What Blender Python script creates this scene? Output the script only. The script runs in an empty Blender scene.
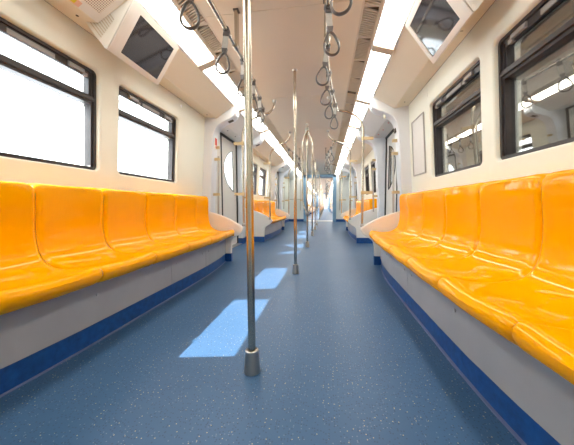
import bpy, math, random
from mathutils import Vector, Matrix
random.seed(7)
S = bpy.context.scene
COL = S.collection
PI = math.pi

# ------------------------------------------------------------------ camera
H_EYE, CX = 0.72, 0.31486
YAW, PITCH, ROLL, FPX = 0.14547, 0.06376, -0.00552, 264.62
cd = bpy.data.cameras.new('camera')
cam = bpy.data.objects.new('camera', cd)
COL.objects.link(cam)
fw = Vector((-math.sin(YAW)*math.cos(PITCH), math.cos(YAW)*math.cos(PITCH), -math.sin(PITCH)))
rt = Vector((math.cos(YAW), math.sin(YAW), 0))
up = rt.cross(fw)
r2 = rt*math.cos(ROLL) + up*math.sin(ROLL)
u2 = -rt*math.sin(ROLL) + up*math.cos(ROLL)
m = Matrix((r2, u2, -fw)).transposed().to_4x4()
m.translation = (CX, 0, H_EYE)
cam.matrix_world = m
cd.sensor_width = 36.0
cd.lens = 36.0*FPX/574.0
cd.clip_start = 0.02
S.camera = cam

# ------------------------------------------------------------------ world, sun, exposure
w = bpy.data.worlds.new('sky'); S.world = w
w.use_nodes = True
bg = w.node_tree.nodes['Background']
bg.inputs[0].default_value = (0.90, 0.95, 1.0, 1)
bg.inputs[1].default_value = 5.6
sd = bpy.data.lights.new('sun', 'SUN')
sd.energy = 13.0
sd.color = (1.0, 0.97, 0.92)
sd.angle = 0.006
sun = bpy.data.objects.new('sun', sd)
COL.objects.link(sun)
sun.rotation_euler = Vector((0.925, 0.172, -1.0)).to_track_quat('-Z', 'Y').to_euler()
LIGHT_POWER = 5.2
S.view_settings.view_transform = 'Standard'
S.view_settings.look = 'None'
S.view_settings.gamma = 1.0
S.view_settings.use_curve_mapping = False
S.view_settings.exposure = 1.22

# ------------------------------------------------------------------ materials
MATS = {}
def mat(name, col, rough=0.5, metal=0.0, coat=0.0, noise=0.0, nscale=8.0, spec=0.5, bump=0.0):
    m = bpy.data.materials.new(name); m.use_nodes = True
    nt = m.node_tree; b = nt.nodes['Principled BSDF']
    b.inputs['Base Color'].default_value = (*col, 1)
    b.inputs['Roughness'].default_value = rough
    b.inputs['Metallic'].default_value = metal
    b.inputs['Coat Weight'].default_value = coat
    b.inputs['Coat Roughness'].default_value = 0.05
    b.inputs['Specular IOR Level'].default_value = spec
    if noise > 0 or bump > 0:
        tc = nt.nodes.new('ShaderNodeTexCoord')
        n = nt.nodes.new('ShaderNodeTexNoise'); n.inputs['Scale'].default_value = nscale
        n.inputs['Detail'].default_value = 4
        nt.links.new(tc.outputs['Object'], n.inputs['Vector'])
        if noise > 0:
            r = nt.nodes.new('ShaderNodeValToRGB')
            r.color_ramp.elements[0].position = 0.3; r.color_ramp.elements[1].position = 0.7
            r.color_ramp.elements[0].color = (*[max(0, c*(1-noise)) for c in col], 1)
            r.color_ramp.elements[1].color = (*[min(1, c*(1+noise)) for c in col], 1)
            nt.links.new(n.outputs['Fac'], r.inputs['Fac'])
            nt.links.new(r.outputs['Color'], b.inputs['Base Color'])
        if bump > 0:
            bp = nt.nodes.new('ShaderNodeBump'); bp.inputs['Strength'].default_value = bump
            bp.inputs['Distance'].default_value = 0.01
            nt.links.new(n.outputs['Fac'], bp.inputs['Height'])
            nt.links.new(bp.outputs['Normal'], b.inputs['Normal'])
    MATS[name] = m
    return m
mat('cream', (0.86, 0.87, 0.77), 0.42, noise=0.015, nscale=3)
mat('ceiling_paint', (0.72, 0.62, 0.49), 0.38, noise=0.015, nscale=2)
mat('cove_paint', (0.80, 0.74, 0.60), 0.45, noise=0.015, nscale=3)
mat('door_grey', (0.72, 0.70, 0.66), 0.45, noise=0.02, nscale=3)
mat('portal_grey', (0.76, 0.79, 0.84), 0.38, noise=0.015, nscale=3)
mat('end_white', (0.80, 0.80, 0.78), 0.45, noise=0.015, nscale=3)
mat('screen_white', (0.83, 0.80, 0.74), 0.4, noise=0.01, nscale=4)
mat('plate_white', (0.84, 0.81, 0.76), 0.35, noise=0.01, nscale=4)
mat('seat_orange', (1.0, 0.41, 0.0), 0.45, coat=0.55, noise=0.012, nscale=3, spec=0.0)
mat('base_grey', (0.35, 0.36, 0.39), 0.45, noise=0.05, nscale=6)
mat('kick_blue', (0.006, 0.068, 0.27), 0.4, noise=0.25, nscale=30)
mat('gangway_blue', (0.20, 0.36, 0.54), 0.45, noise=0.05, nscale=5)
mat('gangway_floor', (0.42, 0.45, 0.48), 0.4, noise=0.06, nscale=9)
mat('steel', (0.52, 0.47, 0.39), 0.24, metal=1.0, noise=0.02, nscale=40)
mat('steel_dark', (0.48, 0.45, 0.41), 0.32, metal=1.0, noise=0.03, nscale=40)
mat('rail_steel', (0.50, 0.46, 0.40), 0.25, metal=1.0, noise=0.02, nscale=40)
mat('frame_black', (0.045, 0.038, 0.04), 0.38, noise=0.15, nscale=20)
mat('seal_black', (0.02, 0.02, 0.022), 0.6, noise=0.15, nscale=20)
mat('latch_grey', (0.33, 0.32, 0.32), 0.35, noise=0.04, nscale=20)
mat('grip_grey', (0.11, 0.10, 0.095), 0.32, noise=0.08, nscale=30)
mat('band_grey', (0.43, 0.41, 0.38), 0.55, noise=0.08, nscale=60)
mat('clamp_dark', (0.09, 0.08, 0.08), 0.4, noise=0.08, nscale=30)
mat('bracket_gold', (0.62, 0.48, 0.28), 0.35, metal=0.6, noise=0.05, nscale=20)
mat('grille_tan', (0.62, 0.52, 0.41), 0.5, noise=0.04, nscale=20)
mat('grille_back', (0.16, 0.12, 0.08), 0.7, noise=0.08, nscale=12)
mat('strip_line', (0.15, 0.18, 0.34), 0.35, noise=0.03, nscale=20)
mat('screw', (0.42, 0.42, 0.42), 0.35, metal=0.8, noise=0.03, nscale=40)
mat('hole_dark', (0.06, 0.045, 0.03), 0.6, noise=0.1, nscale=30)
mat('red_label', (0.72, 0.07, 0.04), 0.5, noise=0.03, nscale=30)
mat('white_label', (0.85, 0.85, 0.83), 0.5, noise=0.02, nscale=30)
mat('sticker_yellow', (0.80, 0.62, 0.02), 0.5, noise=0.05, nscale=30)
mat('sticker_pink', (0.85, 0.50, 0.36), 0.5, noise=0.05, nscale=30)
mat('screen_glass', (0.030, 0.026, 0.034), 0.07, coat=1.0, noise=0.05, nscale=4, spec=0.8)
mat('poster_paper', (0.72, 0.70, 0.67), 0.4, noise=0.03, nscale=5)
mat('poster_frame', (0.40, 0.38, 0.36), 0.35, metal=0.5, noise=0.03, nscale=20)
mat('roof_skin', (0.55, 0.56, 0.58), 0.5, noise=0.04, nscale=4)
mat('platform_wall', (0.13, 0.105, 0.08), 0.8, noise=0.25, nscale=1.2)
mat('platform_floor', (0.16, 0.15, 0.14), 0.8, noise=0.15, nscale=2)
mat('bellows', (0.30, 0.34, 0.40), 0.6, noise=0.06, nscale=8)

def floor_material():
    m = bpy.data.materials.new('speckled_blue'); m.use_nodes = True
    nt = m.node_tree; b = nt.nodes['Principled BSDF']
    tc = nt.nodes.new('ShaderNodeTexCoord')
    def speck(scale, thr, keep):
        v = nt.nodes.new('ShaderNodeTexVoronoi'); v.inputs['Scale'].default_value = scale
        v.voronoi_dimensions = '2D'
        nt.links.new(tc.outputs['Object'], v.inputs['Vector'])
        lt = nt.nodes.new('ShaderNodeMath'); lt.operation = 'LESS_THAN'; lt.inputs[1].default_value = thr
        nt.links.new(v.outputs['Distance'], lt.inputs[0])
        sp = nt.nodes.new('ShaderNodeSeparateColor')
        nt.links.new(v.outputs['Color'], sp.inputs[0])
        gt = nt.nodes.new('ShaderNodeMath'); gt.operation = 'LESS_THAN'; gt.inputs[1].default_value = keep
        nt.links.new(sp.outputs[0], gt.inputs[0])
        mu = nt.nodes.new('ShaderNodeMath'); mu.operation = 'MULTIPLY'
        nt.links.new(lt.outputs[0], mu.inputs[0]); nt.links.new(gt.outputs[0], mu.inputs[1])
        return mu.outputs[0]
    n = nt.nodes.new('ShaderNodeTexNoise'); n.inputs['Scale'].default_value = 2.2; n.inputs['Detail'].default_value = 6
    nt.links.new(tc.outputs['Object'], n.inputs['Vector'])
    r = nt.nodes.new('ShaderNodeValToRGB')
    r.color_ramp.elements[0].position = 0.3; r.color_ramp.elements[1].position = 0.72
    r.color_ramp.elements[0].color = (0.040, 0.108, 0.225, 1)
    r.color_ramp.elements[1].color = (0.053, 0.128, 0.258, 1)
    nt.links.new(n.outputs['Fac'], r.inputs['Fac'])
    def over(base, fac, col):
        mx = nt.nodes.new('ShaderNodeMix'); mx.data_type = 'RGBA'
        nt.links.new(fac, mx.inputs[0]); nt.links.new(base, mx.inputs[6]); mx.inputs[7].default_value = (*col, 1)
        return mx.outputs[2]
    c = over(r.outputs['Color'], speck(80, 0.15, 0.20), (0.17, 0.23, 0.32))
    c = over(c, speck(52, 0.10, 0.17), (0.48, 0.42, 0.27))
    c = over(c, speck(110, 0.28, 0.25), (0.035, 0.075, 0.16))
    nt.links.new(c, b.inputs['Base Color'])
    b.inputs['Roughness'].default_value = 0.42
    b.inputs['Specular IOR Level'].default_value = 0.35
    MATS['floor_blue'] = m
floor_material()

def glass_material():
    m = bpy.data.materials.new('coated_glass'); m.use_nodes = True
    nt = m.node_tree
    for n in list(nt.nodes):
        if n.type == 'BSDF_PRINCIPLED': nt.nodes.remove(n)
    out = [n for n in nt.nodes if n.type == 'OUTPUT_MATERIAL'][0]
    tr = nt.nodes.new('ShaderNodeBsdfTransparent'); tr.inputs[0].default_value = (0.84, 0.86, 0.86, 1)
    gl = nt.nodes.new('ShaderNodeBsdfGlossy'); gl.inputs[0].default_value = (0.97, 0.95, 0.90, 1)
    gl.inputs['Roughness'].default_value = 0.012
    lw = nt.nodes.new('ShaderNodeLayerWeight'); lw.inputs[0].default_value = 0.5
    pw_ = nt.nodes.new('ShaderNodeMath'); pw_.operation = 'POWER'; pw_.inputs[1].default_value = 2.5
    nt.links.new(lw.outputs['Facing'], pw_.inputs[0])
    fr = nt.nodes.new('ShaderNodeMath'); fr.operation = 'MULTIPLY_ADD'; fr.inputs[1].default_value = 0.70; fr.inputs[2].default_value = 0.15
    nt.links.new(pw_.outputs[0], fr.inputs[0])
    mx = nt.nodes.new('ShaderNodeMixShader')
    nt.links.new(fr.outputs[0], mx.inputs[0]); nt.links.new(tr.outputs[0], mx.inputs[1]); nt.links.new(gl.outputs[0], mx.inputs[2])
    nt.links.new(mx.outputs[0], out.inputs[0])
    MATS['glass'] = m
glass_material()

def lamp_material():
    m = bpy.data.materials.new('lamp_diffuser'); m.use_nodes = True
    b = m.node_tree.nodes['Principled BSDF']
    b.inputs['Base Color'].default_value = (0.9, 0.9, 0.88, 1)
    b.inputs['Emission Color'].default_value = (1.0, 0.97, 0.88, 1)
    b.inputs['Emission Strength'].default_value = LIGHT_POWER
    MATS['lamp'] = m
lamp_material()

def perforated_material():
    m = bpy.data.materials.new('perforated_cream'); m.use_nodes = True
    nt = m.node_tree; b = nt.nodes['Principled BSDF']
    tc = nt.nodes.new('ShaderNodeTexCoord')
    v = nt.nodes.new('ShaderNodeTexVoronoi'); v.voronoi_dimensions = '2D'
    v.inputs['Scale'].default_value = 95; v.inputs['Randomness'].default_value = 0
    nt.links.new(tc.outputs['Object'], v.inputs['Vector'])
    r = nt.nodes.new('ShaderNodeValToRGB')
    r.color_ramp.elements[0].position = 0.24; r.color_ramp.elements[1].position = 0.34
    r.color_ramp.elements[0].color = (0.25, 0.20, 0.15, 1); r.color_ramp.elements[1].color = (0.84, 0.78, 0.68, 1)
    nt.links.new(v.outputs['Distance'], r.inputs['Fac'])
    nt.links.new(r.outputs['Color'], b.inputs['Base Color'])
    b.inputs['Roughness'].default_value = 0.5
    MATS['perforated'] = m
perforated_material()

# ------------------------------------------------------------------ mesh helpers
class MB:
    def __init__(self): self.v = []; self.f = []; self.sm = []
    def add(self, verts, faces, smooth=False):
        o = len(self.v)
        self.v += [tuple(p) for p in verts]
        for f in faces:
            self.f.append(tuple(i+o for i in f)); self.sm.append(smooth)
        return self
    def box(self, x0, x1, y0, y1, z0, z1):
        x0, x1 = sorted((x0, x1)); y0, y1 = sorted((y0, y1)); z0, z1 = sorted((z0, z1))
        v = [(x, y, z) for z in (z0, z1) for y in (y0, y1) for x in (x0, x1)]
        return self.add(v, [(0,2,3,1), (4,5,7,6), (0,1,5,4), (2,6,7,3), (0,4,6,2), (1,3,7,5)])
    def hexa(self, b, t):            # two loops of four points
        return self.add(list(b)+list(t), [(3,2,1,0), (4,5,6,7), (0,1,5,4), (1,2,6,5), (2,3,7,6), (3,0,4,7)])
    def prism(self, loop0, loop1, smooth=False):      # two n-loops of 3D points, capped
        n = len(loop0)
        self.add(list(loop0)+list(loop1), [(i, (i+1) % n, n+(i+1) % n, n+i) for i in range(n)], smooth)
        self.add(list(loop0), [tuple(range(n-1, -1, -1))]); self.add(list(loop1), [tuple(range(n))])
        return self
    def grid(self, rows, smooth=True, close=False):   # rows: list of equal-length point lists
        n = len(rows[0]); v = [p for r in rows for p in r]; f = []
        for i in range(len(rows)-1):
            for j in range(n if close else n-1):
                k = (j+1) % n
                f.append((i*n+j, i*n+k, (i+1)*n+k, (i+1)*n+j))
        return self.add(v, f, smooth)
    def tube(self, path, r, seg=10, caps=True, rb=None):   # rb: second radius for a flattened section
        P = [Vector(p) for p in path]; rows = []
        t0 = (P[1]-P[0]).normalized()
        ref = Vector((0, 1, 0)) if abs(t0.y) < 0.8 else Vector((1, 0, 0))
        nrm = (ref - t0*ref.dot(t0)).normalized()
        for i, p in enumerate(P):
            a = P[max(0, i-1)]; b = P[min(len(P)-1, i+1)]
            t = (b-a).normalized()
            nrm = (nrm - t*nrm.dot(t)).normalized(); bi = t.cross(nrm)
            rr = r[i] if isinstance(r, (list, tuple)) else r
            r_b = rr if rb is None else rb
            rows.append([p + nrm*(rr*math.cos(2*PI*k/seg)) + bi*(r_b*math.sin(2*PI*k/seg)) for k in range(seg)])
        self.grid(rows, True, True)
        if caps:
            self.add(rows[0], [tuple(range(seg-1, -1, -1))]); self.add(rows[-1], [tuple(range(seg))])
        return self
    def lathe(self, c, prof, seg=20):       # prof: (radius, z) up the axis
        rows = [[(c[0]+r*math.cos(2*PI*k/seg), c[1]+r*math.sin(2*PI*k/seg), c[2]+z) for k in range(seg)] for r, z in prof]
        self.grid(rows, True, True)
        self.add(rows[0], [tuple(range(seg-1, -1, -1))]); self.add(rows[-1], [tuple(range(seg))])
        return self
    def mesh(self, name, material, mapf=None, sharp=None):
        me = bpy.data.meshes.new(name)
        vv = [mapf(*p) for p in self.v] if mapf else self.v
        me.from_pydata(vv, [], self.f)
        me.polygons.foreach_set('use_smooth', self.sm)
        import bmesh
        bm = bmesh.new(); bm.from_mesh(me)
        bmesh.ops.remove_doubles(bm, verts=bm.verts, dist=1e-5)
        bmesh.ops.recalc_face_normals(bm, faces=bm.faces)
        bm.to_mesh(me); bm.free()
        if material: me.materials.append(MATS[material])
        return me
    def build(self, name, material, parent=None, mapf=None, kind=None, label=None, loc=None):
        o = bpy.data.objects.new(name, self.mesh(name, material, mapf))
        COL.objects.link(o)
        if parent is not None: o.parent = parent
        if loc is not None: o.location = loc
        if kind: o['kind'] = kind
        if label: o['label'] = label
        if any(self.sm):
            md = o.modifiers.new('edges', 'EDGE_SPLIT'); md.split_angle = math.radians(42)
        return o

def tag(o, label=None, cat=None, group=None, kind=None):
    if label: o['label'] = label
    if cat: o['category'] = cat
    if group: o['group'] = group
    if kind: o['kind'] = kind
    return o
def empty(name, loc=(0, 0, 0), rz=0, parent=None):
    o = bpy.data.objects.new(name, None); COL.objects.link(o)
    o.location = loc; o.rotation_euler = (0, 0, rz); o.empty_display_size = 0.05
    if parent is not None: o.parent = parent
    return o
KIDS = {}
def copy_tree(o, parent=None):
    c = o.copy(); COL.objects.link(c)
    if parent is not None: c.parent = parent
    for ch in list(o.children):
        copy_tree(ch, c)
    return c
def spline(pts, n=6):       # Catmull-Rom through the points
    P = [Vector(p) for p in pts]; out = []
    for i in range(len(P)-1):
        p0 = P[i-1] if i else P[0]*2-P[1]; p1 = P[i]; p2 = P[i+1]
        p3 = P[i+2] if i+2 < len(P) else P[-1]*2-P[-2]
        for k in range(n):
            t = k/n
            out.append(0.5*((2*p1)+(p2-p0)*t+(2*p0-5*p1+4*p2-p3)*t*t+(3*p1-p0-3*p2+p3)*t**3))
    out.append(P[-1]); return out
def rounded_rect(a0, a1, b0, b1, r, n=5):
    pts = []
    for ca, cb, s in ((a1-r, b1-r, 0), (a0+r, b1-r, 1), (a0+r, b0+r, 2), (a1-r, b0+r, 3)):
        for k in range(n+1):
            t = (s + k/n)*PI/2
            pts.append((ca+r*math.cos(t), cb+r*math.sin(t)))
    return pts

# ------------------------------------------------------------------ cross-section of the carriage
Y_BACK, Y_END = -2.2, 11.9
WX = [(0.0, 1.36), (0.80, 1.358), (0.98, 1.345), (1.65, 1.303), (1.92, 1.288)]
def wx(z):
    for (z0, x0), (z1, x1) in zip(WX, WX[1:]):
        if z <= z1: return x0+(x1-x0)*(z-z0)/(z1-z0)
    return WX[-1][1]
def wall_map(s):
    return lambda d, y, z: (s*(wx(z)+d), y, z)
Z_CEIL = 2.09
GR_IN, GR_OUT = (0.557, 2.09), (0.700, 2.083)
LT_IN, LT_OUT = (0.706, 2.081), (0.872, 2.029)
CV_TOP, CV_CREASE, CV_WALL = (0.886, 2.026), (1.123, 1.883), (1.290, 1.905)

BAY1 = (0.02, 3.42)        # bench bay the camera stands in
PORTALS = [(-0.04, 0.14), (3.42, 3.60), (4.85, 5.03), (7.80, 7.98), (9.25, 9.43)]
DOORS = [(3.60, 4.85), (7.98, 9.25)]
BAY2 = (5.03, 7.80)
WINDOWS = [(0.93, 1.79), (1.955, 2.80), (5.55, 6.30), (6.50, 7.25)]
def windows(s):
    return [(0.90, 1.76 if s < 0 else 1.815), (1.945 if s < 0 else 1.96, 2.79 if s < 0 else 2.80)]+WINDOWS[2:]
WZ0, WZ1 = 0.985, 1.69

# ------------------------------------------------------------------ floor
fl = MB(); fl.box(-1.50, 1.50, Y_BACK, Y_END, -0.06, 0.0)
fo = fl.build('floor', 'floor_blue'); tag(fo, kind='structure')

# ------------------------------------------------------------------ side walls
def wall_cell(mb, y0, y1, z0, z1, hole=None, d_in=0.0, d_out=0.15, r=0.035):
    """a piece of side wall in (depth, y, z); with hole the reveal runs from skin to skin"""
    if hole is None:
        zs = [z0]+[z for z, _ in WX if z0 < z < z1]+[z1]
        for d in (d_in, d_out):
            mb.grid([[(d, y0, z), (d, y1, z)] for z in zs], False)
        return
    h0, h1, g0, g1 = hole
    inner = rounded_rect(h0, h1, g0, g1, r)
    cy, cz = (h0+h1)/2, (g0+g1)/2
    outer = []
    for (a, b) in inner:
        # corner points travel to the corner of the cell, the rest straight out
        oy = y1 if a > h1-r-1e-6 else (y0 if a < h0+r+1e-6 else a)
        oz = z1 if b > g1-r-1e-6 else (z0 if b < g0+r+1e-6 else b)
        ta = min(1, max(-1, (a-cy)/(h1-cy))); tb = min(1, max(-1, (b-cz)/(g1-cz)))
        outer.append((oy, oz))
    def ring(pts, d): return [(d, a, b) for a, b in pts]
    o2 = rounded_rect(h0-0.012, h1+0.012, g0-0.012, g1+0.012, r+0.012)
    mid = []
    mb.grid([ring(outer, d_in), ring(o2, d_in)], False, True)
    mb.grid([ring(o2, d_in), ring(rounded_rect(h0-0.004, h1+0.004, g0-0.004, g1+0.004, r+0.004), d_in+0.004), ring(inner, d_in+0.013), ring(inner, d_out)], True, True)
    mb.grid([ring(inner, d_out), ring(outer, d_out)], False, True)

def side_wall(s):
    root = empty('wall_left' if s < 0 else 'wall_right'); tag(root, kind='structure')
    mp = wall_map(s)
    segs = [(Y_BACK, 0.80, None), (0.80, 1.88, windows(s)[0]), (1.88, 2.84, windows(s)[1]), (2.84, 3.60, None),
            (4.85, 5.45, None), (5.45, 6.40, windows(s)[2]), (6.40, 7.35, windows(s)[3]), (7.35, 7.98, None), (9.25, Y_END, None)]
    lo = MB()
    for y0, y1, wdw in segs:
        wall_cell(lo, y0, y1, 0.0, 0.86)
    lo.build('lower_wall', 'cream', root, mp)
    for y0, y1, wdw in segs:
        mb = MB()
        wall_cell(mb, y0, y1, 0.86, 1.93, None if wdw is None else (wdw[0], wdw[1], WZ0, WZ1))
        mb.build('wall_panel', 'cream', root, mp)
    # skin over the door pockets and up to the roof
    ro = MB()
    pts = [(1.40, 1.93), (1.30, 2.12), (0.9, 2.30), (0.0, 2.38)]
    ro.grid([[(s*x, y, z) for x, z in pts] for y in (Y_BACK, Y_END)], False)
    for y0, y1 in DOORS:
        ro.box(s*1.36, s*1.41, y0, y1, 1.86, 1.94)
    ro.build('roof_skin', 'roof_skin', root)
    return root
WALL = {s: side_wall(s) for s in (-1, 1)}
bk = MB(); bk.box(-1.46, 1.46, Y_BACK-0.05, Y_BACK, 0, 2.38)
tag(bk.build('wall_back', 'end_white'), kind='structure')

# ------------------------------------------------------------------ windows
def make_window(n, s, y0, y1):
    root = empty('window_%d' % n); tag(root, kind='structure')
    mp = wall_map(s)
    D0, D1 = 0.028, 0.092
    def ringframe(mb, a0, a1, b0, b1, t, d0, d1, r=0.03):
        o = rounded_rect(a0, a1, b0, b1, r); i = rounded_rect(a0+t, a1-t, b0+t, b1-t, max(0.008, r-t*0.6))
        R = lambda p, d: [(d, a, b) for a, b in p]
        mb.grid([R(o, d1), R(o, d0), R(i, d0), R(i, d1), R(o, d1)], False, True)
    f = MB()
    ringframe(f, y0+0.002, y1-0.002, WZ0+0.002, WZ1-0.002, 0.018, D0, D1)
    ringframe(f, y0+0.016, y1-0.016, WZ0+0.006, WZ1-0.016, 0.020, D0+0.012, D1, 0.022)
    f.build('frame', 'frame_black', root, mp)
    t = MB()
    t.box(D0-0.004, D1, y0+0.02, y1-0.02, 1.474, 1.490)
    t.box(D0+0.004, D1, y0+0.02, y1-0.02, 1.492, 1.506)
    t.box(D0+0.010, D1, y0+0.02, y1-0.02, 1.456, 1.476)
    t.box(0.085, 0.148, y0+0.004, y1-0.004, 1.458, 1.532)  # outer bar added to narrow the sun streak let in by the upper pane
    t.build('transom', 'frame_black', root, mp)
    sa = MB()
    ringframe(sa, y0+0.034, y1-0.034, 1.502, WZ1-0.028, 0.014, D0+0.018, D0+0.06, 0.012)
    sa.box(D0+0.012, D0+0.03, y0+0.05, y1-0.05, WZ1-0.062, WZ1-0.03)
    sash = sa.build('hopper_sash', 'frame_black', root, mp)
    p = MB(); p.box(0.066, 0.070, y0+0.03, y1-0.03, 1.505, WZ1-0.03); p.build('upper_pane', 'glass', root, mp)
    p = MB(); p.box(0.070, 0.074, y0+0.03, y1-0.03, WZ0+0.028, 1.462); p.build('lower_pane', 'glass', root, mp)
    L = y1-y0
    for fy in (0.17, 0.76):
        l = MB(); a = y0+fy*L
        prof = [(-0.004, -0.052), (0.0, -0.026), (0.016, -0.022), (0.03, -0.03), (0.03, -0.055)]
        l.prism([(D0+q, a, WZ1+zz) for q, zz in prof], [(D0+q, a+0.11, WZ1+zz) for q, zz in prof])
        l.box(D0+0.002, D0+0.022, a+0.10, a+0.135, WZ1-0.066, WZ1-0.044)
        l.build('latch', 'latch_grey', root, mp)
    b = MB(); b.box(D0+0.006, D0+0.014, y0+0.37*L, y0+0.66*L, WZ1-0.058, WZ1-0.032)
    b.build('stay_bar', 'latch_grey', root, mp)
    return root
n = 0
for s in (-1, 1):
    for y0, y1 in windows(s):
        n += 1; make_window(n, s, y0, y1)

# ------------------------------------------------------------------ ceiling, grilles, coves
def lerp(a, b, t): return (a[0]+(b[0]-a[0])*t, a[1]+(b[1]-a[1])*t)
ce = MB(); ce.box(-0.60, 0.60, Y_BACK, Y_END, 2.105, 2.15)
ceil = ce.build('ceiling', 'hole_dark'); tag(ceil, kind='structure')
CJ = [Y_BACK, -1.1, 0.41, 1.908, 3.41, 4.85, 6.30, 7.78, 9.25, 10.7, Y_END]
for a, b in zip(CJ, CJ[1:]):
    q = MB(); q.box(-0.557, 0.557, a+0.002, b-0.002, 2.09, 2.106)
    q.build('ceiling_panel', 'ceiling_paint', ceil)
trim = [0]
def trim_name():
    trim[0] += 1
    return 'trim_%d' % trim[0]
def strip(s, pa, pb, y0, y1, th=0.012):
    mb = MB()
    mb.hexa([(s*pa[0], y0, pa[1]), (s*pb[0], y0, pb[1]), (s*pb[0], y0, pb[1]+th), (s*pa[0], y0, pa[1]+th)],
            [(s*pa[0], y1, pa[1]), (s*pb[0], y1, pb[1]), (s*pb[0], y1, pb[1]+th), (s*pa[0], y1, pa[1]+th)])
    return mb
def grille(s, y0, y1):
    base = strip(s, (GR_IN[0], GR_IN[1]+0.022), (GR_OUT[0], GR_OUT[1]+0.022), y0, y1, 0.01).build(trim_name(), 'grille_back')
    tag(base, kind='structure')
    # edge rails of the grille
    ed = strip(s, lerp(GR_IN, GR_OUT, 0.0), lerp(GR_IN, GR_OUT, 0.10), y0, y1, 0.02)
    e2 = strip(s, lerp(GR_IN, GR_OUT, 0.86), lerp(GR_IN, GR_OUT, 1.0), y0, y1, 0.02)
    ed.add(e2.v, e2.f); ed.build('grille_edge', 'grille_tan', base)
    sl = MB(); y = y0+0.02
    pa, pb = lerp(GR_IN, GR_OUT, 0.10), lerp(GR_IN, GR_OUT, 0.86)
    k = 0
    while y < y1-0.06:
        k += 1
        if k % 14 == 0:         # blank bar between louvre fields
            dy0, dy1 = 0.0, 0.032
            sl.hexa([(s*pa[0], y, pa[1]+.004), (s*pb[0], y, pb[1]+.004), (s*pb[0], y, pb[1]+.018), (s*pa[0], y, pa[1]+.018)],
                    [(s*pa[0], y+dy1, pa[1]+.004), (s*pb[0], y+dy1, pb[1]+.004), (s*pb[0], y+dy1, pb[1]+.018), (s*pa[0], y+dy1, pa[1]+.018)])
            y += 0.036; continue
        h = 0.045                    # louvres run askew across the strip
        sl.hexa([(s*pa[0], y, pa[1]), (s*pa[0], y+0.013, pa[1]+0.003), (s*pa[0], y+0.016, pa[1]+0.018), (s*pa[0], y+0.003, pa[1]+0.016)],
                [(s*pb[0], y+h, pb[1]), (s*pb[0], y+h+0.013, pb[1]+0.003), (s*pb[0], y+h+0.016, pb[1]+0.018), (s*pb[0], y+h+0.003, pb[1]+0.016)])
        y += 0.024
    tag(sl.build('louvre', 'grille_tan', base), kind='stuff')
def cove(s, y0, y1, m, deep=1.290):
    mb = MB()
    wallp = (deep, 1.905 if deep < 1.3 else 1.885)
    pts = [CV_TOP, lerp(CV_TOP, CV_CREASE, 0.98), (CV_CREASE[0]+0.004, CV_CREASE[1]-0.001), (CV_CREASE[0]+0.014, CV_CREASE[1]), wallp]
    back = [(wallp[0], wallp[1]+0.05), (CV_CREASE[0]+0.02, CV_CREASE[1]+0.05), (CV_TOP[0]+0.02, CV_TOP[1]+0.04)]
    loop = pts+back
    mb.prism([(s*x, y0, z) for x, z in loop], [(s*x, y1, z) for x, z in loop])
    o = mb.build(trim_name(), m); tag(o, kind='structure')
    return o
COVES = {}
for s in (-1, 1):
    for a, b in ((Y_BACK, 3.41), (3.41, 7.78), (7.78, Y_END)):
        grille(s, a+0.001, b-0.001)
    COVES[s] = cove(s, Y_BACK, 3.42, 'cove_paint')
    cove(s, 3.60, 4.85, 'door_grey', 1.40)
    cove(s, 5.03, 7.80, 'cove_paint')
    cove(s, 7.98, 9.25, 'door_grey', 1.40)
    cove(s, 9.43, Y_END, 'end_white')
    # dark joint where the cove meets the wall
    g = MB()
    for a, b in ((Y_BACK, 3.42), (5.03, 7.80)):
        g.box(s*1.278, s*1.292, a, b, 1.9045, 1.912)
    tag(g.build(trim_name(), 'hole_dark'), kind='structure')
    # white lips either side of the lamps
    for pa, pb in (((0.698, 2.0815), (0.708, 2.079)), ((0.868, 2.028), (0.888, 2.0225))):
        tag(strip(s, pa, pb, Y_BACK, Y_END, 0.02).build(trim_name(), 'white_label'), kind='structure')

# ------------------------------------------------------------------ lamps
SIDE = {-1: 'sunlit side', 1: 'shaded side'}
LJ = [Y_BACK-0.05, -0.93, 0.20, 1.32, 2.44, 3.60, 4.72, 5.84, 6.96, 8.08, 9.20, 10.32, 11.44, Y_END]
ORD = ['first', 'second', 'third', 'fourth', 'fifth', 'sixth', 'seventh', 'eighth', 'ninth', 'tenth', 'eleventh', 'twelfth', 'thirteenth']
for s in (-1, 1):
    k = 0
    for a, b in zip(LJ, LJ[1:]):
        g = 0.042
        root = empty('ceiling_lamp', (s*0.79, (a+b)/2, 2.055))
        seen = b > 1.6
        if seen: k += 1
        lab = ('%s lit ceiling panel ahead in the long light strip on the %s' % (ORD[k-1], SIDE[s])) if seen else \
              ('%s lit ceiling panel from the back wall behind the viewpoint, %s' % (ORD[LJ.index(a)], SIDE[s]))
        tag(root, lab, 'ceiling lamp', 'lit panels in the two ceiling light strips')
        inv = lambda x, y, z, c=Vector(root.location): (x-c.x, y-c.y, z-c.z)
        d = strip(s, LT_IN, LT_OUT, a+g, b-g, 0.006).build('diffuser', 'lamp', root, inv)
        strip(s, (LT_IN[0], LT_IN[1]-0.020), (LT_OUT[0], LT_OUT[1]-0.020), b-g, b+g if b < Y_END else b, 0.02).build('end_bar', 'grille_tan', root, inv)

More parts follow.
